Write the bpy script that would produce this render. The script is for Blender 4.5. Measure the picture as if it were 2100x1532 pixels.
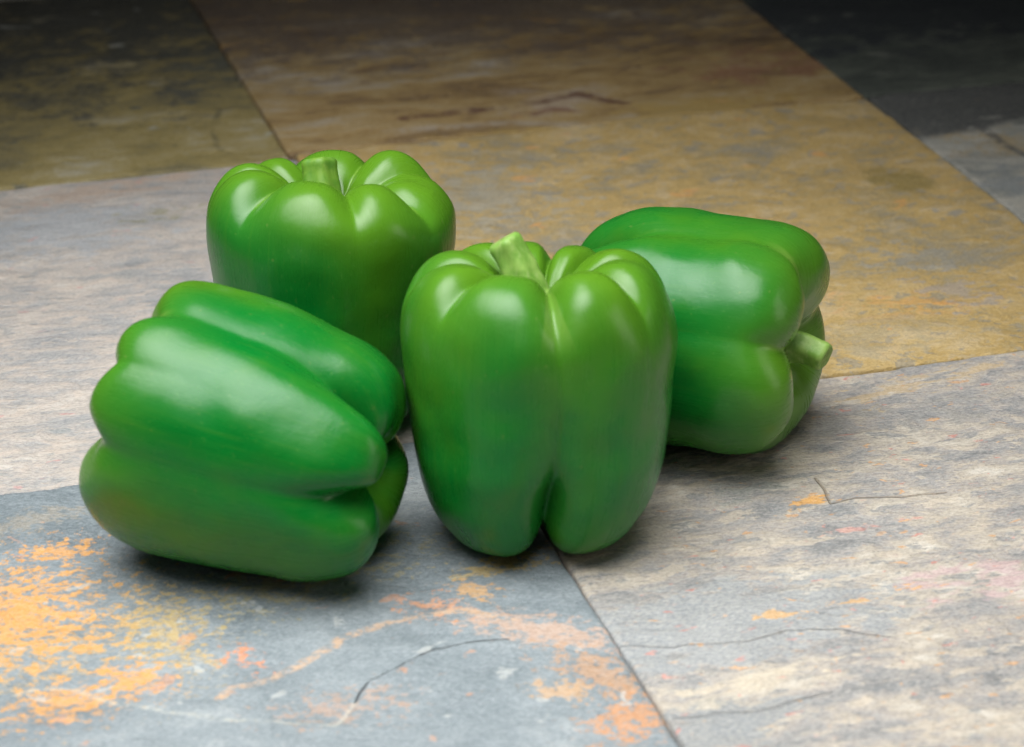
import bpy, math, os
import numpy as np
from mathutils import Matrix, Vector, noise

S = bpy.context.scene
for o in list(bpy.data.objects): bpy.data.objects.remove(o)

# ------------------------------------------------------------------ camera
FPX, W, H = 5577.0, 2100.0, 1532.0
PITCH = math.atan2(766 + 1804, FPX)
DIST = 1.08
CAM = Vector((0, -DIST * math.cos(PITCH), DIST * math.sin(PITCH)))
cam_d = bpy.data.cameras.new('camera'); cam = bpy.data.objects.new('camera', cam_d)
S.collection.objects.link(cam); S.camera = cam
cam.location = CAM; cam.rotation_euler = (math.pi / 2 - PITCH, 0, 0)
cam_d.sensor_width = 36; cam_d.lens = 36 * FPX / W
cam_d.clip_start = 0.02; cam_d.clip_end = 50
cam_d.dof.use_dof = True; cam_d.dof.focus_distance = 1.02; cam_d.dof.aperture_fstop = 13

# ------------------------------------------------------------------ light
world = bpy.data.worlds.new('World'); S.world = world; world.use_nodes = True
world.node_tree.nodes['Background'].inputs[0].default_value = (0.8, 0.9, 1, 1)
world.node_tree.nodes['Background'].inputs[1].default_value = 0.015
def area(name, loc, target, sx, sy, power, col=(1, 1, 1), spread=180):
    l = bpy.data.lights.new(name, 'AREA'); l.shape = 'RECTANGLE'; l.size = sx; l.size_y = sy
    l.energy = power; l.color = col; l.spread = math.radians(spread)
    o = bpy.data.objects.new(name, l); S.collection.objects.link(o); o.location = loc
    o.rotation_euler = (Vector(target) - Vector(loc)).to_track_quat('-Z', 'Y').to_euler()
    return o
area('softbox_overhead', (-0.14, -0.28, 0.57), (-0.03, -0.20, 0), 0.72, 0.66, 3.85, (1, 1, 1), 81)
area('fill_front', (-0.3, -1.55, 0.95), (0.0, -0.1, 0.03), 1.5, 0.5, 0.6, (1, .97, .9), 120)  # added dim fill panel, out of view, to lighten the upper pepper fronts
area('strip_right', (0.80, -0.30, 0.26), (0.08, -0.1, 0.04), 0.25, 0.5, 0.35, (1, .94, .8), 110)
S.cycles.use_denoising = True; S.cycles.max_bounces = 5; S.cycles.diffuse_bounces = 2; S.cycles.glossy_bounces = 3; S.cycles.transmission_bounces = 1; S.cycles.caustics_reflective = False
S.view_settings.view_transform = 'Standard'; S.view_settings.look = 'None'
S.view_settings.exposure = 0; S.view_settings.gamma = 1

# ------------------------------------------------------------------ helpers
def link(name, me, parent=None, mat=None, loc=None):
    o = bpy.data.objects.new(name, me); S.collection.objects.link(o)
    if parent: o.parent = parent
    if mat and me: me.materials.append(mat)
    if loc: o.location = loc
    return o
def tag(o, **k):
    for a, b in k.items(): o[a] = b
    return o
def grid_mesh(name, V, closed_u=True, smooth=True):
    """V: (rows, cols, 3) array; closed_u wraps columns."""
    n, m = V.shape[:2]
    f = []
    mm = m if closed_u else m - 1
    for i in range(n - 1):
        for j in range(mm):
            k = (j + 1) % m
            f.append((i * m + j, (i + 1) * m + j, (i + 1) * m + k, i * m + k))
    me = bpy.data.meshes.new(name); me.from_pydata(V.reshape(-1, 3).tolist(), [], f)
    if smooth: me.shade_smooth()
    me.update()
    return me

# node helper -------------------------------------------------------
class N:
    def __init__(self, name):
        self.m = bpy.data.materials.new(name); self.m.use_nodes = True
        self.t = self.m.node_tree; self.b = self.t.nodes['Principled BSDF']
        self.co = self.t.nodes.new('ShaderNodeTexCoord').outputs['Object']
    def set(self, sock, v):
        if hasattr(v, 'is_linked') or isinstance(v, bpy.types.NodeSocket): self.t.links.new(v, sock)
        elif isinstance(v, (tuple, list)) and len(v) == 3 and sock.type == 'RGBA': sock.default_value = (*v, 1)
        else: sock.default_value = v
    def math(self, op, a, b=0.0, c=None, clamp=False):
        n = self.t.nodes.new('ShaderNodeMath'); n.operation = op; n.use_clamp = clamp
        self.set(n.inputs[0], a); self.set(n.inputs[1], b)
        if c is not None: self.set(n.inputs[2], c)
        return n.outputs[0]
    def map(self, scale=(1, 1, 1), rot=0, loc=(0, 0, 0), vec=None):
        n = self.t.nodes.new('ShaderNodeMapping'); self.set(n.inputs[0], vec or self.co)
        n.inputs['Location'].default_value = loc; n.inputs['Rotation'].default_value = (0, 0, math.radians(rot)); n.inputs['Scale'].default_value = scale
        return n.outputs[0]
    def noise(self, scale, detail=4, rough=.55, dist=0, vec=None, typ='FBM'):
        n = self.t.nodes.new('ShaderNodeTexNoise'); n.noise_type = typ
        self.set(n.inputs['Vector'], vec or self.co)
        n.inputs['Scale'].default_value = scale; n.inputs['Detail'].default_value = detail
        n.inputs['Roughness'].default_value = rough; n.inputs['Distortion'].default_value = dist
        return n.outputs['Fac']
    def step(self, v, lo, hi, o0=0., o1=1.):
        n = self.t.nodes.new('ShaderNodeMapRange'); n.interpolation_type = 'SMOOTHSTEP'
        self.set(n.inputs[0], v); n.inputs[1].default_value = lo; n.inputs[2].default_value = hi
        n.inputs[3].default_value = o0; n.inputs[4].default_value = o1
        return n.outputs[0]
    def mix(self, f, a, b, mode='MIX'):
        n = self.t.nodes.new('ShaderNodeMix'); n.data_type = 'RGBA'; n.blend_type = mode
        self.set(n.inputs[0], f); self.set(n.inputs[6], a); self.set(n.inputs[7], b)
        return n.outputs[2]
    def ramp(self, v, stops):
        n = self.t.nodes.new('ShaderNodeValToRGB'); self.set(n.inputs[0], v)
        e = n.color_ramp.elements
        while len(e) < len(stops): e.new(.5)
        for k, (p, c) in zip(e, stops): k.position = p; k.color = (*c, 1)
        return n.outputs[0]
    def mul(self, *a):
        r = a[0]
        for x in a[1:]: r = self.math('MULTIPLY', r, x)
        return r
    def sep(self, vec=None):
        n = self.t.nodes.new('ShaderNodeSeparateXYZ'); self.set(n.inputs[0], vec or self.co); return n.outputs
    def blob(self, c, rx, ry, rot=0, vec=None):
        """1 in the middle of an ellipse round c, fading to 0 at its rim."""
        m = self.t.nodes.new('ShaderNodeMapping'); m.vector_type = 'TEXTURE'; self.set(m.inputs[0], vec or self.co)
        m.inputs['Location'].default_value = (c[0], c[1], 0); m.inputs['Rotation'].default_value = (0, 0, math.radians(rot)); m.inputs['Scale'].default_value = (rx, ry, 10)
        n = self.t.nodes.new('ShaderNodeVectorMath'); n.operation = 'LENGTH'; self.set(n.inputs[0], m.outputs[0])
        return self.math('SUBTRACT', 1, n.outputs['Value'], clamp=True)
    def poly(self, pts, vec=None):
        """distance to a polyline in the xy plane"""
        out = None
        s_ = self.sep(vec)
        for (ax, ay), (bx, by) in zip(pts[:-1], pts[1:]):
            dx, dy = bx - ax, by - ay; L = dx * dx + dy * dy
            px, py = self.math('SUBTRACT', s_[0], ax), self.math('SUBTRACT', s_[1], ay)
            h = self.math('MULTIPLY_ADD', px, dx / L, self.mul(py, dy / L), clamp=True)
            ex, ey = self.math('SUBTRACT', px, self.mul(h, dx)), self.math('SUBTRACT', py, self.mul(h, dy))
            d = self.math('SQRT', self.math('MULTIPLY_ADD', ex, ex, self.mul(ey, ey)))
            out = d if out is None else self.math('MINIMUM', out, d)
        return out
    def warp(self, scale, amt, vec=None):
        n = self.t.nodes.new('ShaderNodeTexNoise'); self.set(n.inputs['Vector'], vec or self.co); n.inputs['Scale'].default_value = scale; n.inputs['Detail'].default_value = 2
        a = self.t.nodes.new('ShaderNodeVectorMath'); a.operation = 'SUBTRACT'; self.set(a.inputs[0], n.outputs['Color']); a.inputs[1].default_value = (.5, .5, .5)
        m = self.t.nodes.new('ShaderNodeVectorMath'); m.operation = 'MULTIPLY_ADD'; self.set(m.inputs[0], a.outputs[0]); m.inputs[1].default_value = (amt, amt, 0); self.set(m.inputs[2], vec or self.co)
        return m.outputs[0]
    def bump(self, h, dist, strength=1.0, normal=None):
        n = self.t.nodes.new('ShaderNodeBump'); n.inputs['Strength'].default_value = strength; n.inputs['Distance'].default_value = dist
        self.set(n.inputs['Height'], h)
        if normal: self.set(n.inputs['Normal'], normal)
        return n.outputs[0]
    def done(self, col, rough, normal=None, spec=.5):
        self.set(self.b.inputs['Base Color'], col); self.set(self.b.inputs['Roughness'], rough)
        self.b.inputs['Specular IOR Level'].default_value = spec
        if normal: self.set(self.b.inputs['Normal'], normal)
        return self.m

# ------------------------------------------------------------------ slate floor
FLOOR_ROT = math.radians(16.3)
def slate(name, seed, ramp, rot=0, stretch=3.5, scale=16, zone=.5, specks=None, stains=(), cracks=(), kscale=120, relief=1.0, rgh=.78, kst=1.35, krgh=.80, flakes=None):
    """ramp: five layer colours from low beds to high ones. Object space = floor plane in metres."""
    n = N(name)
    loc = (seed * 1.7, seed * 3.1, seed)
    w = n.warp(26, .010)
    vs = n.map((1, stretch, 1), rot, loc, w)                 # stretched along the bedding
    A = n.noise(scale, 7, rgh, 0, vs)
    B = n.noise(6.5, 2, .5, 0, n.map((1, 1.8, 1), rot, loc, w))
    C_ = n.noise(620, 2, .6, 0, n.map((1, 1.5, 1), rot))
    K = n.noise(kscale, 5, krgh, 0, n.map((1, kst, 1), rot, (seed, 1, 0), w))
    f = n.math('MULTIPLY_ADD', n.math('SUBTRACT', B, .5), zone, A)
    col = n.ramp(f, list(zip((.34, .43, .50, .57, .66), ramp)))
    if flakes:
        col = n.mix(n.step(K, .560, .585, 0, flakes[2]), col, flakes[0])
        col = n.mix(n.step(K, .430, .405, 0, flakes[2]), col, flakes[1])
    for (c, rx, ry, ro, colour, lo, hi, strn) in stains:
        m = n.blob(c, rx, ry, ro, w)
        k = n.step(n.math('MULTIPLY_ADD', m, .30, K), lo + .17, hi + .17)
        col = n.mix(n.mul(k, n.math('MULTIPLY', m, 6, clamp=True), strn), col, colour)
    if specks:
        hi, lo, sc, st, amt = specks
        k = n.noise(sc, 3, .6, .3, n.map((1, st, 1), rot, (loc[1], loc[0], 0), w))
        zz = n.step(B, .34, .50)
        col = n.mix(n.mul(n.step(k, .64, .69), zz, amt), col, hi)
        col = n.mix(n.mul(n.step(k, .345, .30), amt), col, lo)
    hgt = n.math('MULTIPLY_ADD', K, .45, A) if flakes else A
    wide = w
    for (pts, width, colour, strn, dep) in cracks:
        d = n.poly(pts, wide)
        d = n.math('MULTIPLY_ADD', A, -width * 1.6, d)
        q = n.step(d, -width * .4, width * .45, 1, 0)
        if width > .001: q = n.mul(q, n.step(K, .42, .56, .05, 1))
        else: q = n.mul(q, n.step(B, .34, .5, .25, 1))
        col = n.mix(n.mul(q, strn), col, colour)
        if dep > .5: hgt = n.math('MULTIPLY_ADD', q, -dep, hgt)
    col = n.mix(n.step(C_, .40, .70, 0, .20), col, tuple(min(1, c * 1.3 + .03) for c in ramp[4]))
    col = n.mix(n.step(C_, .50, .28, 0, .22), col, tuple(c * .55 for c in ramp[0]))
    rough = n.step(A, .35, .65, .5, .72)
    nor = n.bump(hgt, .006, .75 * relief)
    return n.done(col, rough, nor, .4)

def to_floor(u, v):
    """photo pixel -> floor-plane coordinates of the slate (metres)."""
    d = (0, math.cos(PITCH), -math.sin(PITCH)); up = (0, math.sin(PITCH), math.cos(PITCH))
    r = [d[i] * FPX + (u - W / 2 if i == 0 else 0) + up[i] * (H / 2 - v) for i in range(3)]
    k = -CAM.z / r[2]; x, y = CAM.x + k * r[0], CAM.y + k * r[1]
    c, q = math.cos(FLOOR_ROT), math.sin(FLOOR_ROT)
    return (x * c + y * q, -x * q + y * c)
F = to_floor
P = lambda *pts: [F(*p) for p in pts]
RUST, RUST2, PINK = (.58, .285, .075), (.46, .32, .11), (.45, .31, .23)
DARK = (.035, .035, .04)
TILES = {}
TILES['front_left'] = slate('slate_blue_rust', 2.3, ((.128, .156, .170), (.165, .196, .212), (.190, .222, .238), (.215, .247, .262), (.32, .345, .35)), 25, 1.4, 13, .25, kscale=190, kst=1.2,
    specks=((.45, .46, .44), (.50, .24, .12), 60, 1.3, .55),
    stains=[(F(60, 1290), .085, .10, 0, RUST2, .50, .62, .75), (F(330, 1290), .045, .075, 0, RUST2, .50, .63, .8), (F(40, 1260), .062, .075, 0, RUST, .48, .58, .9), (F(110, 1130), .03, .022, 10, RUST, .52, .57, .85), (F(270, 1390), .03, .03, 0, RUST, .53, .57, .85),
            (F(150, 1430), .05, .03, 10, RUST, .52, .57, .85), (F(500, 1345), .018, .03, 20, (.55, .22, .10), .58, .62, .9),
            (F(1120, 1300), .050, .016, -35, PINK, .42, .55, .85), (F(1240, 1390), .042, .022, -55, (.42, .25, .14), .47, .55, .8), (F(1300, 1470), .026, .04, -60, (.5, .24, .10), .52, .57, .85),
            (F(1150, 1420), .020, .012, -20, (.46, .30, .17), .5, .56, .85), (F(1030, 1160), .04, .016, 10, (.42, .30, .10), .50, .56, .8), (F(970, 1220), .014, .018, 0, (.5, .30, .13), .52, .57, .85), (F(890, 1250), .03, .03, 0, (.50, .24, .12), .57, .62, .8),
            (F(60, 1070), .06, .014, 16, (.30, .26, .20), .46, .6, .6), (F(620, 1180), .13, .05, 16, (.34, .29, .13), .55, .61, .6), (F(700, 1450), .06, .03, 0, (.42, .26, .17), .56, .62, .6)],
    cracks=[(P((735, 1440), (760, 1400), (860, 1352), (940, 1330), (1045, 1322)), .00035, (.045, .045, .05), .8, 1.0),
            (P((440, 1432), (475, 1412), (560, 1392), (620, 1368), (680, 1330), (690, 1310), (780, 1285), (860, 1268), (960, 1262), (1050, 1280)), .0022, (.46, .31, .20), .9, -.1),
            (P((0, 1425), (80, 1405), (150, 1400), (220, 1440), (300, 1462), (420, 1475), (560, 1480), (690, 1490), (735, 1440)), .0011, (.46, .45, .38), .5, -.15)])
TILES['front_right'] = slate('slate_pale_streaked', 5.1, ((.195, .198, .198), (.300, .294, .285), (.365, .332, .300), (.440, .390, .318), (.57, .53, .46)), 4, 2.0, 34, .30, kscale=58, kst=2.2, krgh=.66, rgh=.74, flakes=((.52, .45, .355), (.225, .235, .240), .72),
    specks=((.60, .33, .14), (.54, .22, .18), 95, 1.9, .8),
    stains=[(F(1450, 1290), .085, .036, 4, (.29, .310, .320), .36, .44, .88), (F(1450, 1490), .055, .022, 6, (.25, .27, .28), .44, .50, .85), (F(1560, 1400), .055, .020, 6, (.60, .52, .39), .52, .60, .6),
            (F(1520, 1010), .034, .010, 4, (.25, .27, .26), .46, .54, .75), (F(1650, 1030), .022, .005, 8, (.7, .36, .08), .50, .56, .9), (F(1780, 1080), .034, .006, 4, (.58, .25, .21), .54, .60, .6),
            (F(2020, 1190), .05, .035, 0, (.50, .33, .36), .50, .62, .6), (F(1850, 850), .12, .05, 6, (.26, .26, .25), .58, .64, .75), (F(1900, 780), .10, .025, 8, (.52, .38, .20), .54, .62, .65), (F(1700, 1250), .09, .018, 5, (.64, .38, .15), .60, .65, .8)],
    cracks=[(P((1270, 1320), (1400, 1330), (1540, 1320), (1620, 1300), (1720, 1295), (1820, 1308)), .0003, (.15, .14, .13), .6, .8),
            (P((1675, 985), (1690, 1005), (1705, 1033), (1760, 1022), (1850, 1018), (1940, 1008)), .0005, (.22, .16, .10), .5, .8),
            (P((1390, 1470), (1560, 1460), (1700, 1425)), .0005, (.2, .2, .2), .5, .6)])
TILES['left'] = slate('slate_pink_grey', 8.9, ((.26, .27, .275), (.35, .34, .33), (.41, .37, .335), (.46, .41, .36), (.53, .495, .45)), 5, 2.2, 26, .40, kst=2.2, krgh=.66, flakes=((.52, .44, .37), (.27, .28, .28), .6),
    specks=((.24, .26, .26), (.50, .27, .25), 45, 2, .75),
    stains=[(F(120, 470), .08, .05, 6, (.33, .36, .39), .40, .56, .75), (F(200, 395), .10, .020, 10, (.42, .31, .23), .44, .6, .7), (F(330, 440), .06, .02, 10, (.28, .26, .16), .54, .60, .75)],
    cracks=[(P((260, 545), (310, 545), (350, 530), (420, 522)), .0007, (.2, .18, .15), .6, .5), (P((0, 700), (120, 690), (260, 705)), .0006, (.24, .22, .2), .4, .4)], kscale=70)
TILES['orange'] = slate('slate_ochre', 12.7, ((.27, .245, .185), (.36, .275, .130), (.43, .295, .100), (.46, .33, .135), (.50, .385, .21)), 8, 1.5, 24, .5, krgh=.68, flakes=((.45, .355, .21), (.265, .25, .205), .68),
    specks=((.24, .24, .22), (.60, .31, .09), 30, 2, .75),
    stains=[(F(1845, 370), .016, .026, 10, (.24, .18, .05), .30, .50, .85), (F(1000, 400), .07, .08, 0, (.31, .30, .25), .46, .6, .75), (F(1880, 530), .06, .04, 0, (.25, .25, .22), .52, .6, .75), (F(1900, 620), .08, .04, 8, (.60, .33, .10), .50, .6, .7),
            (F(1780, 690), .10, .04, 10, (.34, .29, .18), .50, .6, .65), (F(1960, 600), .06, .05, 0, (.28, .28, .26), .55, .62, .7)],
    cracks=[(P((1600, 352), (1680, 356), (1790, 347)), .0008, (.2, .15, .07), .5, .4)], kscale=75)
TILES['back_left'] = slate('slate_olive', 15.2, ((.14, .122, .065), (.21, .172, .068), (.26, .205, .070), (.29, .240, .110), (.34, .31, .22)), 8, 1.8, 14, .4,
    specks=((.35, .36, .32), (.07, .08, .07), 34, 1.6, .8),
    stains=[(F(200, 10), .26, .24, 5, (.050, .055, .052), .36, .58, .94), (F(460, 140), .06, .06, 0, (.085, .09, .07), .48, .6, .75)],
    cracks=[(P((450, 225), (440, 260), (450, 300), (480, 335)), .0018, (.07, .065, .03), .6, .4)], kscale=40)
TILES['brown'] = slate('slate_swirled_brown', 19.4, ((.12, .075, .040), (.24, .155, .060), (.33, .222, .080), (.36, .265, .125), (.38, .33, .26)), 6, 2.8, 12, .4,
    specks=((.13, .075, .045), (.42, .25, .08), 26, 2.6, .8),
    stains=[(F(1140, 210), .06, .05, 4, (.36, .28, .20), .46, .6, .75), (F(900, 0), .42, .16, 0, (.125, .100, .085), .36, .56, .8), (F(1350, 250), .14, .045, 6, (.34, .23, .06), .40, .55, .85), (F(1600, 130), .12, .08, 4, (.24, .11, .06), .50, .62, .7)],  # broad dark stain at the far side: darker stone plus painted light falloff
    cracks=[(P((830, 245), (950, 228), (1060, 215), (1190, 190), (1280, 210)), .0045, (.11, .045, .022), .95, .2), (P((1060, 238), (1130, 224), (1185, 222)), .0035, (.15, .06, .03), .8, .2), (P((800, 275), (1000, 255), (1200, 250), (1290, 235)), .005, (.36, .31, .25), .7, 0)], kscale=36)
TILES['right'] = slate('slate_grey_banded', 23.8, ((.17, .18, .17), (.26, .26, .23), (.31, .305, .27), (.35, .33, .28), (.42, .40, .34)), 10, 2.2, 14, .4,
    specks=((.42, .27, .12), (.12, .13, .12), 26, 2, .75),
    stains=[(F(1960, 205), .17, .045, 12, (.050, .055, .056), .22, .36, .97), (F(2060, 290), .06, .03, -20, (.30, .23, .12), .46, .58, .8), (F(2080, 380), .05, .07, 0, (.17, .19, .20), .5, .62, .75)],
    cracks=[(P((2010, 260), (2060, 295), (2110, 320)), .003, (.05, .055, .06), .85, .3)], kscale=50)
TILES['back_right'] = slate('slate_dark_green', 29.9, ((.032, .038, .036), (.052, .060, .052), (.066, .076, .064), (.088, .10, .08), (.13, .14, .115)), 10, 2, 14, .4,
    specks=((.2, .21, .18), (.04, .045, .045), 30, 2, .6), stains=[(F(1700, 20), .16, .08, 20, (.030, .035, .040), .34, .52, .9), (F(2000, 10), .18, .08, 10, (.028, .033, .038), .34, .52, .9)], kscale=40)

def bed_height(a, b, seed):
    h = noise.noise(Vector((a * 14 + seed, b * 14, seed))) * .0005 + noise.noise(Vector((a * 45 + seed, b * 70, 2.2))) * .00025
    pl = noise.noise(Vector((a * 9 - seed, b * 13, seed * 2))) + .3 * noise.noise(Vector((a * 60, b * 80, seed)))
    q = pl * 2.6; fl = math.floor(q); u = min(max((q - fl - .42) / .16, 0), 1)
    return h + .0005 * (fl + u * u * (3 - 2 * u))                # bedding layers that split away in low ledges
LEDGE = P((700, 1500), (735, 1440), (760, 1400), (860, 1352), (940, 1330), (1045, 1322), (1140, 1335))
def ledge_height(a, b):
    best, side = 1e9, 0
    for (ax, ay), (bx, by) in zip(LEDGE[:-1], LEDGE[1:]):
        dx, dy = bx - ax, by - ay; h = min(max(((a - ax) * dx + (b - ay) * dy) / (dx * dx + dy * dy), 0), 1)
        d = math.hypot(a - ax - h * dx, b - ay - h * dy)
        if d < best: best, side = d, (1 if dx * (b - ay) - dy * (a - ax) < 0 else -1)
    return .0009 * math.exp(-best / .03) if side > 0 else 0
def tile_mesh(s0, s1, t0, t1, seed, n, clefts=()):
    gap = .0006
    a0, a1, b0, b1 = s0 + gap, s1 - gap, t0 + gap, t1 - gap
    edge = np.array([0, .0005, .0012, .0022, .0036])
    ax = np.concatenate([a0 + edge, np.linspace(a0 + .006, a1 - .006, n), (a1 - edge)[::-1]])
    bx = np.concatenate([b0 + edge, np.linspace(b0 + .006, b1 - .006, n), (b1 - edge)[::-1]])
    V = np.zeros((len(bx), len(ax), 3))
    for j, b in enumerate(bx):
        for i, a in enumerate(ax):
            h = bed_height(a, b, seed)
            if seed == 1.3: h += ledge_height(a, b)
            e = min(a - a0, a1 - a, b - b0, b1 - b)
            wv = .0016 + .0011 * noise.noise(Vector((a * 90, b * 90, seed + 5)))
            if e < wv: h -= .0009 * (1 - e / wv) ** 2
            jx = .0004 * noise.noise(Vector((a * 70, b * 70, seed + 9))) if e < .004 else 0
            V[j, i] = (a + jx, b + jx, h)
    m, q = V.shape[:2]
    idx = lambda j, i: j * q + i
    F_ = [(idx(j, i), idx(j, i + 1), idx(j + 1, i + 1), idx(j + 1, i)) for j in range(m - 1) for i in range(q - 1)]
    rim = [idx(0, i) for i in range(q)] + [idx(j, q - 1) for j in range(1, m)] + [idx(m - 1, i) for i in range(q - 2, -1, -1)] + [idx(j, 0) for j in range(m - 2, 0, -1)]
    vv = V.reshape(-1, 3).tolist(); base = len(vv)
    vv += [[vv[k][0], vv[k][1], -.009] for k in rim]
    R_ = len(rim)
    F_ += [(rim[(k + 1) % R_], rim[k], base + k, base + (k + 1) % R_) for k in range(R_)]
    me = bpy.data.meshes.new('tile'); me.from_pydata(vv, [], F_); me.shade_smooth(); me.update()
    return me

g = N('grout'); gm = g.done(g.mix(g.noise(300, 4), (.05, .05, .045), (.10, .095, .085)), .9, g.bump(g.noise(500, 3), .0008, .6), .2)
bed = grid_mesh('floor', np.array([[[-1.0, -.7, -.0035], [1.0, -.7, -.0035]], [[-1.0, 1.0, -.0035], [1.0, 1.0, -.0035]]], float), False, False)
floor = link('floor', bed, None, gm); floor.rotation_euler = (0, 0, FLOOR_ROT)
tag(floor, kind='structure', label='floor of rectangular multicoloured slate tiles laid with hairline joints')
RECTS = [
    ('front_left', -.3262, -.0262, -.347, -.0476, 280), ('front_right', -.0262, .272, -.3375, -.0362, 280),
    ('left', -.3310, -.0300, -.0476, .264, 120), ('orange', -.0300, .2685, -.0362, .2727, 120),
    ('back_left', -.3320, -.0325, .264, .566, 80), ('brown', -.0325, .2670, .2727, .575, 80),
    ('right', .2685, .570, -.030, .2735, 80), ('back_right', .2670, .570, .2735, .576, 80),
    # neighbours just beyond the frame
    ('left', -.630, -.3262, -.345, -.0476, 40), ('orange', -.632, -.3310, -.0476, .264, 40), ('brown', -.634, -.3320, .264, .566, 40),
    ('back_right', -.634, -.3320, .566, .87, 40), ('right', -.3320, -.0325, .566, .87, 40), ('back_left', -.0325, .267, .575, .88, 40), ('brown', .267, .57, .576, .88, 40),
    ('left', .272, .572, -.3375, -.030, 40), ('orange', -.3262, -.0262, -.65, -.347, 40), ('left', -.0262, .272, -.64, -.3375, 40), ('front_left', .272, .572, -.64, -.3375, 40), ('front_right', -.63, -.3262, -.65, -.345, 40),
]
TILE_LABELS = ['blue-grey slate tile with orange rust patches at the near left', 'pale grey and cream flecked slate tile at the near right',
    'pinkish grey slate tile on the left', 'ochre slate tile behind the peppers', 'dark olive slate tile at the far left', 'brown veined slate tile at the far middle',
    'grey slate tile with a black band at the right edge', 'near-black slate tile in the far right corner']
def floor_z(x, y):
    c, q = math.cos(FLOOR_ROT), math.sin(FLOOR_ROT); a, b = x * c + y * q, -x * q + y * c
    for i, (k, s0, s1, t0, t1, n) in enumerate(RECTS):
        if s0 <= a <= s1 and t0 <= b <= t1: return bed_height(a, b, 3.7 * i + 1.3)
    return 0
for i, (k, s0, s1, t0, t1, n) in enumerate(RECTS):
    me = tile_mesh(s0, s1, t0, t1, 3.7 * i + 1.3, n)
    o = link('tile', me, floor, TILES[k])
    if i < 8: o['label'] = TILE_LABELS[i]

# ------------------------------------------------------------------ peppers
def catmull(P, t):
    """P (n,k) control rows, t in [0,1] uniform over rows."""
    P = np.asarray(P, float); n = len(P)
    x = np.clip(t, 0, 1) * (n - 1); i = np.minimum(x.astype(int), n - 2); u = (x - i)[:, None]
    g = lambda j: P[np.clip(j, 0, n - 1)]
    p0, p1, p2, p3 = g(i - 1), g(i), g(i + 1), g(i + 2)
    return 0.5 * (2 * p1 + (p2 - p0) * u + (2 * p0 - 5 * p1 + 4 * p2 - p3) * u * u + (3 * p1 - p0 - 3 * p2 + p3) * u ** 3)
def smooth_interp(t, xs, ys):
    xs = np.asarray(xs, float); ys = np.asarray(ys, float)
    i = np.clip(np.searchsorted(xs, t) - 1, 0, len(xs) - 2)
    u = np.clip((t - xs[i]) / (xs[i + 1] - xs[i]), 0, 1); u = u * u * (3 - 2 * u)
    return ys[i] + (ys[i + 1] - ys[i]) * u
MAJ = ((0, .15, .3, .45, .65, .8, .92, 1), (1, 1, 1, .55, .45, .75, 1, 1))
MIN = ((0, .15, .3, .42, .6, 1), (1, 1, .8, .3, 0, 0))
CREST = [(4, 95), (10, 95), (17, 104), (26, 111), (35, 112.5), (44, 108), (50, 98), (51.5, 85), (50, 69), (47, 50), (44, 32), (40, 17), (33, 5), (24, 0), (15, 3), (8, 12), (0, 17)]
GROOVE = [(4, 94), (8, 91), (14, 92), (21, 97), (29, 100), (38, 98), (45.5, 91), (48, 81), (47, 67), (43.5, 50), (39, 35), (32, 24), (24, 17), (17, 15), (11, 15), (6, 17), (0, 17)]

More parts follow.
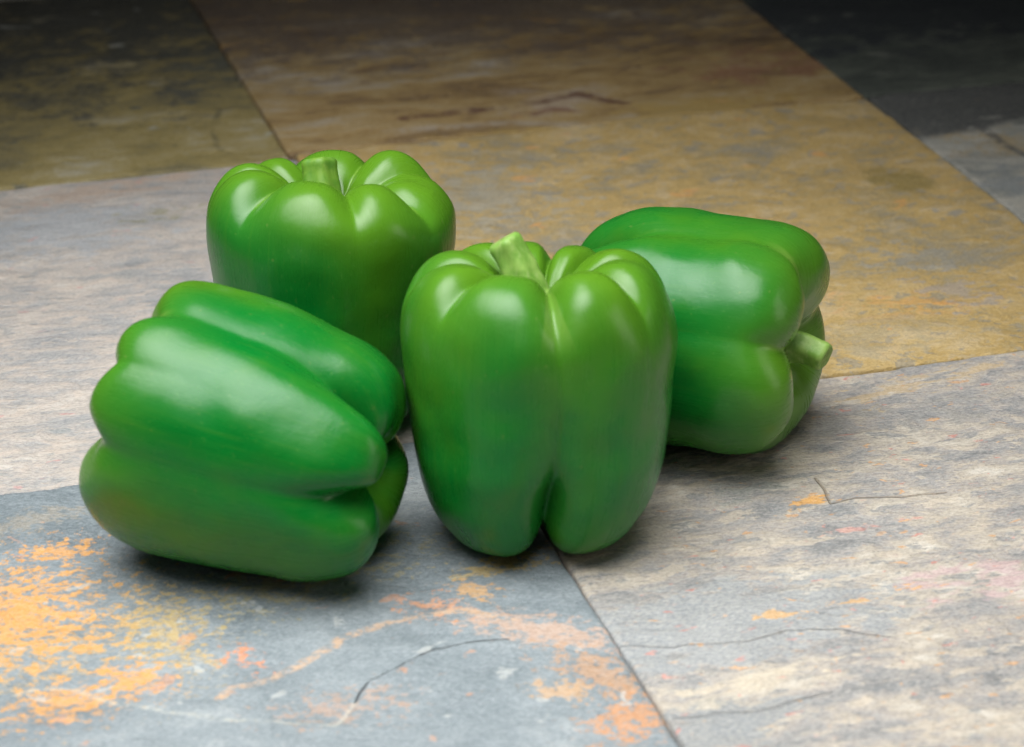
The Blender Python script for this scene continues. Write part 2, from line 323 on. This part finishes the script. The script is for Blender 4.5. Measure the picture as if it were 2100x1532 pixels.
def pepper_array(p, nv=150, nu=288):
    """Lobed body. phi=0 faces -Y, grows towards +X; rows run stem pit -> blossom pit. Metres."""
    t = np.linspace(0, 1, nv)
    crest, groove = catmull(p.get('crest', CREST), t), catmull(p.get('groove', GROOVE), t)
    phi = np.linspace(-180, 180, nu, endpoint=False)[None, :]
    PHI = phi + p.get('twist', 0) * (t[:, None] - .3)
    gr = sorted(p['grooves'], key=lambda g: g[0])
    ang = [g[0] for g in gr]; n = len(gr)
    w = np.ones((nv, nu))
    maj_idx = [i for i in range(n) if gr[i][1] == 'M']
    for i, g in enumerate(gr):
        kind = g[1]; depth = g[2] if len(g) > 2 else 1
        gl = ((ang[i] - ang[i - 1]) % 360) / 2; grr = ((ang[(i + 1) % n] - ang[i]) % 360) / 2
        if kind == 'M':   # lower down only the main grooves remain, so their walls widen
            k = maj_idx.index(i)
            gl2 = ((ang[i] - ang[maj_idx[k - 1]]) % 360) / 2; gr2 = ((ang[maj_idx[(k + 1) % len(maj_idx)]] - ang[i]) % 360) / 2
            b = smooth_interp(t, (0, .2, .6, 1), (0, 0, 1, 1))[:, None]
            gl = gl + (gl2 - gl) * b; grr = grr + (gr2 - grr) * b
        a, bv = g[3] if len(g) > 3 else (MAJ if kind == 'M' else MIN)
        gv = smooth_interp(t, a, bv)[:, None] * depth
        d = (PHI - ang[i] + 180) % 360 - 180
        if len(g) > 4:   # drift of the groove along its length
            d = (PHI - ang[i] - smooth_interp(t, *g[4])[:, None] + 180) % 360 - 180
        x = np.where(d < 0, -d / gl, d / grr)
        eps = .06
        eps = p.get('eps', .06)
        x = np.minimum((np.sqrt(x * x + eps * eps) - eps) / (math.sqrt(1 + eps * eps) - eps), 1)
        w -= gv * (1 - x) ** (p.get('sharp', 2.1) + smooth_interp(t, (0, .6, .85, 1), (0, 0, 1.2, 1.2))[:, None])
    w = np.maximum(w, -1.3)
    P = groove[:, None, :] + (crest - groove)[:, None, :] * w[:, :, None]
    # lobe sizes: list of (phi, radial scale, top lift mm, bottom drop mm)
    L = p.get('lobes')
    r, z = P[..., 0], P[..., 1]
    if L:
        L = sorted(L); la = np.array([l[0] for l in L], float)
        xs = np.concatenate([la[-1:] - 360, la, la[:1] + 360])
        f = lambda k: smooth_interp(PHI.ravel(), xs, [L[-1][k]] + [l[k] for l in L] + [L[0][k]]).reshape(PHI.shape)
        q = (PHI + 180) % 360 - 180
        f = lambda k: smooth_interp(q.ravel(), xs, [L[-1][k]] + [l[k] for l in L] + [L[0][k]]).reshape(q.shape)
        top = smooth_interp(t, (0, .12, .25, .45, 1), (0, .6, 1, 0, 0))[:, None]
        bot = smooth_interp(t, (0, .6, .8, .92, 1), (0, 0, 1, .8, 0))[:, None]
        rs = smooth_interp(t, (0, .1, .3, .9, 1), (0, .3, 1, 1, 0))[:, None]
        r = r * (1 + (f(1) - 1) * rs); z = z + f(2) * top - f(3) * bot
    a = np.radians(phi)
    X = np.stack([r * np.sin(a), -r * np.cos(a), z + 0 * a], -1)
    # slow uneven swelling
    sd = p.get('seed', 0); amp = p.get('amp', 1.8)
    flat = X.reshape(-1, 3)
    off = np.array([noise.noise(Vector((x * .030 + sd, y * .030, zz * .030))) + .35 * noise.noise(Vector((x * .07, y * .07 + sd, zz * .07))) for x, y, zz in flat])
    env = np.repeat(smooth_interp(t, (0, .1, .25, .95, 1), (0, .3, 1, 1, 0)), nu)
    rad = flat.copy(); rad[:, 2] = (rad[:, 2] - 55) * .7
    rad /= np.maximum(np.linalg.norm(rad, axis=1), 1e-6)[:, None]
    flat = flat + rad * (off * amp * env)[:, None]
    # bend and scale
    bx, by = p.get('bend', (0, 0)); zz = (flat[:, 2] - 55) / 55
    flat[:, 0] += bx * zz * zz; flat[:, 1] += by * zz * zz
    sc = np.array(p.get('scale', (1, 1, 1)))
    flat = flat * sc
    p['_lobe'] = w; p['_along'] = np.repeat(t, nu)
    return flat.reshape(nv, nu, 3) * .001

def tube(path, radii, nseg=28, ribs=0, rib=0.0, phase=0.0):
    path = np.asarray(path, float); n = len(path); out = []
    tg = np.gradient(path, axis=0); tg /= np.linalg.norm(tg, axis=1)[:, None]
    ref = np.array([1., 0, 0])
    for i in range(n):
        x = ref - tg[i] * (ref @ tg[i]); x /= np.linalg.norm(x); y = np.cross(tg[i], x); ref = x
        a = np.linspace(0, 2 * math.pi, nseg, endpoint=False)
        rr = radii[i] * (1 + rib * np.cos(ribs * a + phase + i * .03))
        out.append(path[i] + np.outer(rr * np.cos(a), x) + np.outer(rr * np.sin(a), y))
    return np.array(out)

def make_pepper(p, mats, label):
    X = pepper_array(p)
    d = Vector(p.get('axis', (0, 0, 1))).normalized()
    v = Vector((0, -1, 0)) if p.get('upright') else Vector((0, -math.cos(PITCH), math.sin(PITCH)))
    f = (v - d * v.dot(d)).normalized(); y = -f; x = y.cross(d)
    M3 = np.array([[x.x, y.x, d.x], [x.y, y.y, d.y], [x.z, y.z, d.z]])
    R = X.reshape(-1, 3) @ M3.T
    zmin = R[:, 2].min()
    c = R.mean(0)
    root = bpy.data.objects.new('bell_pepper', None); S.collection.objects.link(root)
    root.empty_display_size = .02
    px, py = p['at']
    root.location = (px, py, 0)
    off = np.array([-c[0], -c[1], 0]) if not p.get('upright') else np.array([0, 0, 0.])
    low = R[R[:, 2] < zmin + .004][::3]                           # rest it on the stone it stands on
    off[2] = -min(q[2] - floor_z(px + q[0] + off[0], py + q[1] + off[1]) for q in low) - .0003
    body = link('body', grid_mesh('pepper_body', (R + off).reshape(X.shape)), root, mats['skin'])
    for nm in ('lobe', 'along'):
        at = body.data.attributes.new(nm, 'FLOAT', 'POINT'); at.data.foreach_set('value', np.ascontiguousarray(p['_' + nm].ravel(), dtype=np.float32))
    ring = np.repeat(np.linspace(-math.pi, math.pi, X.shape[1], endpoint=False)[None], X.shape[0], 0)
    vec = np.stack([3.2 * np.sin(ring), 3.2 * np.cos(ring), np.repeat(np.linspace(0, 1, X.shape[0])[:, None], X.shape[1], 1) * .9 + p['seed']], -1)
    at = body.data.attributes.new('ring', 'FLOAT_VECTOR', 'POINT'); at.data.foreach_set('vector', np.ascontiguousarray(vec.ravel(), dtype=np.float32))
    # stem: ribbed, curved, flared into a five-lobed calyx and cut off square
    st = p['stem']; z0 = p.get('crest', CREST)[0][1] * .001 * p.get('scale', (1, 1, 1))[2]
    n = 22; s = np.linspace(0, 1, n)
    bx, by, ln = st['lean'][0], st['lean'][1], st['len']
    b0 = st.get('base', (0, 0))
    path = np.stack([b0[0] + bx * s ** 1.15 + st.get('curve', 0) * np.sin(math.pi * s), b0[1] + by * s ** 1.15, z0 - .004 + ln * s], -1)
    rad = smooth_interp(s, (0, .08, .22, .5, .85, 1), np.array((1.9, 1.5, 1.2, 1.02, .93, .96)) * st['r'])
    T = tube(path, rad, 40, 5, .07, st.get('phase', 0))
    end = T[-1]; cen = end.mean(0); tg = path[-1] - path[-2]; tg /= np.linalg.norm(tg)
    caps = [cen + (end - cen) * .95 + tg * .0010, cen + (end - cen) * .80 + tg * .0018, cen + (end - cen) * .45 + tg * .0018, cen + (end - cen) * .02 + tg * .0014]
    T = np.concatenate([T, np.array(caps)])
    Tw = T.reshape(-1, 3) @ M3.T + off
    me = grid_mesh('pepper_stem', Tw.reshape(T.shape)); me.materials.append(mats['stem_green' if st.get('green') else 'stem']); me.materials.append(mats['cut'])
    for poly in me.polygons:
        if poly.index >= (n + 1) * 40: poly.material_index = 1
    link('stem', me, root)
    tag(root, label=label, category='bell pepper', group='green bell peppers on the slate tiles')
    return root

def attr(n, name):
    a = n.t.nodes.new('ShaderNodeAttribute'); a.attribute_name = name; return a.outputs['Fac']
def skin_material(seed):
    n = N('pepper_skin')
    v = n.map((1, 1, 1), 0, (seed, seed * .7, seed * 1.3))
    along, lobe = attr(n, 'along'), attr(n, 'lobe')
    av = n.t.nodes.new('ShaderNodeAttribute'); av.attribute_name = 'ring'
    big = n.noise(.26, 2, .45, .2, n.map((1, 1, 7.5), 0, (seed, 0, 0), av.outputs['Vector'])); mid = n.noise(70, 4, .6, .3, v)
    lit_patch = n.step(n.math('MULTIPLY_ADD', mid, .20, big), .48, .84)
    col = n.mix(lit_patch, (.002, .140, .016), (.046, .180, .008))  # lit and reflecting areas painted into the skin as yellower patches
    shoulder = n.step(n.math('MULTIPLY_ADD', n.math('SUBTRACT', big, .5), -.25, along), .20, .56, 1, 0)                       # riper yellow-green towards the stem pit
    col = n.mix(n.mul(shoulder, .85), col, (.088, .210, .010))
    hair = n.mul(n.step(lobe, .02, .12, 1, 0), n.step(along, .34, .42, 1, 0))   # pale thread in the bottom of a shoulder crease
    col = n.mix(n.mul(hair, .3), col, (.20, .32, .06))
    fleck = n.step(n.noise(900, 2, .5, 0, v), .64, .72)
    col = n.mix(n.mul(fleck, .22), col, (.10, .28, .05))
    dots = n.step(n.noise(380, 1, .5, 0, v), .745, .79)
    col = n.mix(n.mul(dots, .25), col, (.17, .26, .06))
    lines = n.noise(7, 4, .65, 0, av.outputs['Vector'])          # faint lengthwise growth lines
    col = n.mix(n.step(lines, .52, .72, 0, .14), col, (.075, .215, .014))
    rough = n.math('MULTIPLY_ADD', mid, .08, n.mul(lines, .10)); rough = n.math('ADD', rough, .19)
    nor = n.bump(n.math('MULTIPLY_ADD', lines, .10, mid), .0009, .30)
    b = n.b
    b.inputs['IOR'].default_value = 1.5
    return n.done(col, rough, nor, .33)
def stem_material(lo=(.14, .30, .04), hi=(.26, .42, .09), pale=(.38, .50, .19)):
    n = N('pepper_stem')
    f = n.noise(160, 5, .6, .2); st = n.noise(1, 4, .6, 0, n.map((500, 500, 60)))
    col = n.mix(n.step(f, .35, .7), lo, hi)
    col = n.mix(n.mul(n.step(st, .5, .75), .5), col, pale)
    return n.done(col, .5, n.bump(st, .0004, .6), .4)
def cut_material():
    n = N('pepper_stem_cut')
    f = n.noise(420, 4, .6)
    return n.done(n.mix(n.step(f, .4, .65), (.25, .36, .10), (.16, .27, .05)), .7, n.bump(f, .0004, .6), .3)
mats = {'stem': stem_material(), 'stem_green': stem_material((.075, .21, .016), (.15, .29, .03), (.22, .36, .07)), 'cut': cut_material()}
PEP = {}
CR_C = [(4, 97), (10, 97), (17, 105), (26, 111.5), (35, 112.5), (43.5, 108), (49.5, 98), (51.7, 85), (51.3, 69), (50, 50), (47.6, 32), (43.8, 17), (36, 5), (26, 0), (15, 3), (8, 12), (0, 17)]
GR_C = [(4, 96), (8, 94), (14, 97.5), (21, 103), (30, 105.3), (39, 102.3), (46.8, 94), (49.5, 82), (48.5, 67), (45.5, 50), (41, 35), (34, 24), (25, 17), (17, 15), (11, 15), (6, 17), (0, 17)]
DEEP = ((0, .15, .3, .45, .65, .8, .92, 1), (1, 1, 1, 1.1, 1.1, 1.1, 1, 1))
PEP['C'] = dict(upright=True, at=(0.0095, -0.137), axis=(0, .13, 1), seed=3.1, scale=(.92, .93, .88), sharp=3.2, eps=.035, crest=CR_C, groove=GR_C,
    stem=dict(lean=(-.0075, .003), len=.0203, r=.0062, base=(-.0044, .002), curve=.0012),
    lobes=[(-150, 1, -3, 0), (-50, 1.035, 0, 1.5), (50, 1.01, 1, 1), (95, 1, 0, 0), (137, .94, -3.5, 0), (175, .98, -3.5, 0)],
    grooves=[(-128, 'm'), (-90, 'M'), (-45, 'm'), (6, 'M', 1, ((0, .15, .3, .45, .65, .8, .92, 1), (1, 1, 1.3, 1.9, 1.5, .85, .9, 1.0)), ((0, .3, .5, 1), (0, 0, 3, -6))), (50, 'm'), (95, 'M'), (140, 'm'), (172, 'M'), (-160, 'm')])
PEP['A'] = dict(upright=True, at=(-0.0688, -0.052), axis=(.02, .165, 1), seed=7.7, scale=(.91, .92, .88), sharp=2.8, groove=GR_C,
    stem=dict(lean=(-.002, .005), len=.0190, r=.0068, base=(-.003, .002), green=True),
    lobes=[(-130, 1, -2, 0), (-60, 1, 0, 0), (0, 1, 0, 0), (80, .985, -5, 0), (135, 1, 3, 0), (180, 1, 1, 0)],
    grooves=[(-150, 'm'), (-115, 'M'), (-85, 'm'), (-42, 'M'), (15, 'm'), (58, 'M'), (112, 'm'), (156, 'M')])
CR_B = [(4, 95), (10, 95), (17, 103), (26, 109), (36, 110), (45, 106), (51, 98), (53.5, 85), (53, 69), (51, 50), (48, 32), (44.5, 17), (37.5, 5), (27, 0), (16, 2), (8, 10), (0, 14)]
GR_B = [(4, 94), (8, 92), (14, 95), (21, 99), (30, 101), (39, 99), (46, 93), (49.5, 82), (49, 67), (46.5, 50), (43, 36), (37, 25), (29, 19), (20, 16), (12, 14), (6, 14), (0, 14)]
PEP['B'] = dict(at=(-0.0895, -0.1475), axis=(-.9, .37, .12), seed=11.3, scale=(.92, .92, .9), sharp=2.6, crest=CR_B, groove=GR_B, stem=dict(lean=(.004, .004), len=.026, r=.0068),
    lobes=[(12, 1.0, -4, 5.5), (90, .955, -3, -4), (-60, 1, 2, 6), (-150, .96, 0, -2)],
    grooves=[(47, 'M', 1, DEEP), (-20, 'M'), (-105, 'M'), (140, 'M'), (16, 'm', .6)])
CR_D = [(4, 99), (10, 99), (17, 104), (26, 109), (35, 110), (43, 106), (48.5, 98), (50.5, 85), (50, 69), (50, 50), (49, 32), (45, 17), (37, 5), (26, 0), (15, 3), (8, 12), (0, 17)]
GR_D = [(4, 98), (8, 97), (14, 99), (21, 102.5), (30, 104), (39, 101.5), (45, 94), (47, 82), (46.5, 67), (46, 50), (43, 37), (36, 27), (26, 22), (17, 20), (11, 18), (6, 17), (0, 17)]
PEP['D'] = dict(at=(0.0708, -0.0578), axis=(.93, -.345, -.01), seed=5.9, lobes=[(-100, 1, 0, 2), (-25, 1, 0, -4), (45, 1, 0, -11), (112, .90, -7, -4), (150, .96, -2, -2)], scale=(.92, .92, .845), sharp=2.6, crest=CR_D, groove=GR_D, stem=dict(lean=(.0015, -.001), len=.0175, r=.0056, base=(-.001, 0), curve=-.0012),
    grooves=[(-55, 'M', 1, DEEP), (2, 'M'), (80, 'M'), (-140, 'M')])
LAB = dict(A='upright green bell pepper at the back left, behind the pepper lying on its side',
           B='green bell pepper lying on its side at the left, no stem in view',
           C='upright green bell pepper in the middle with its pale stem standing up',
           D='green bell pepper lying on its side at the right with its stem pointing right')
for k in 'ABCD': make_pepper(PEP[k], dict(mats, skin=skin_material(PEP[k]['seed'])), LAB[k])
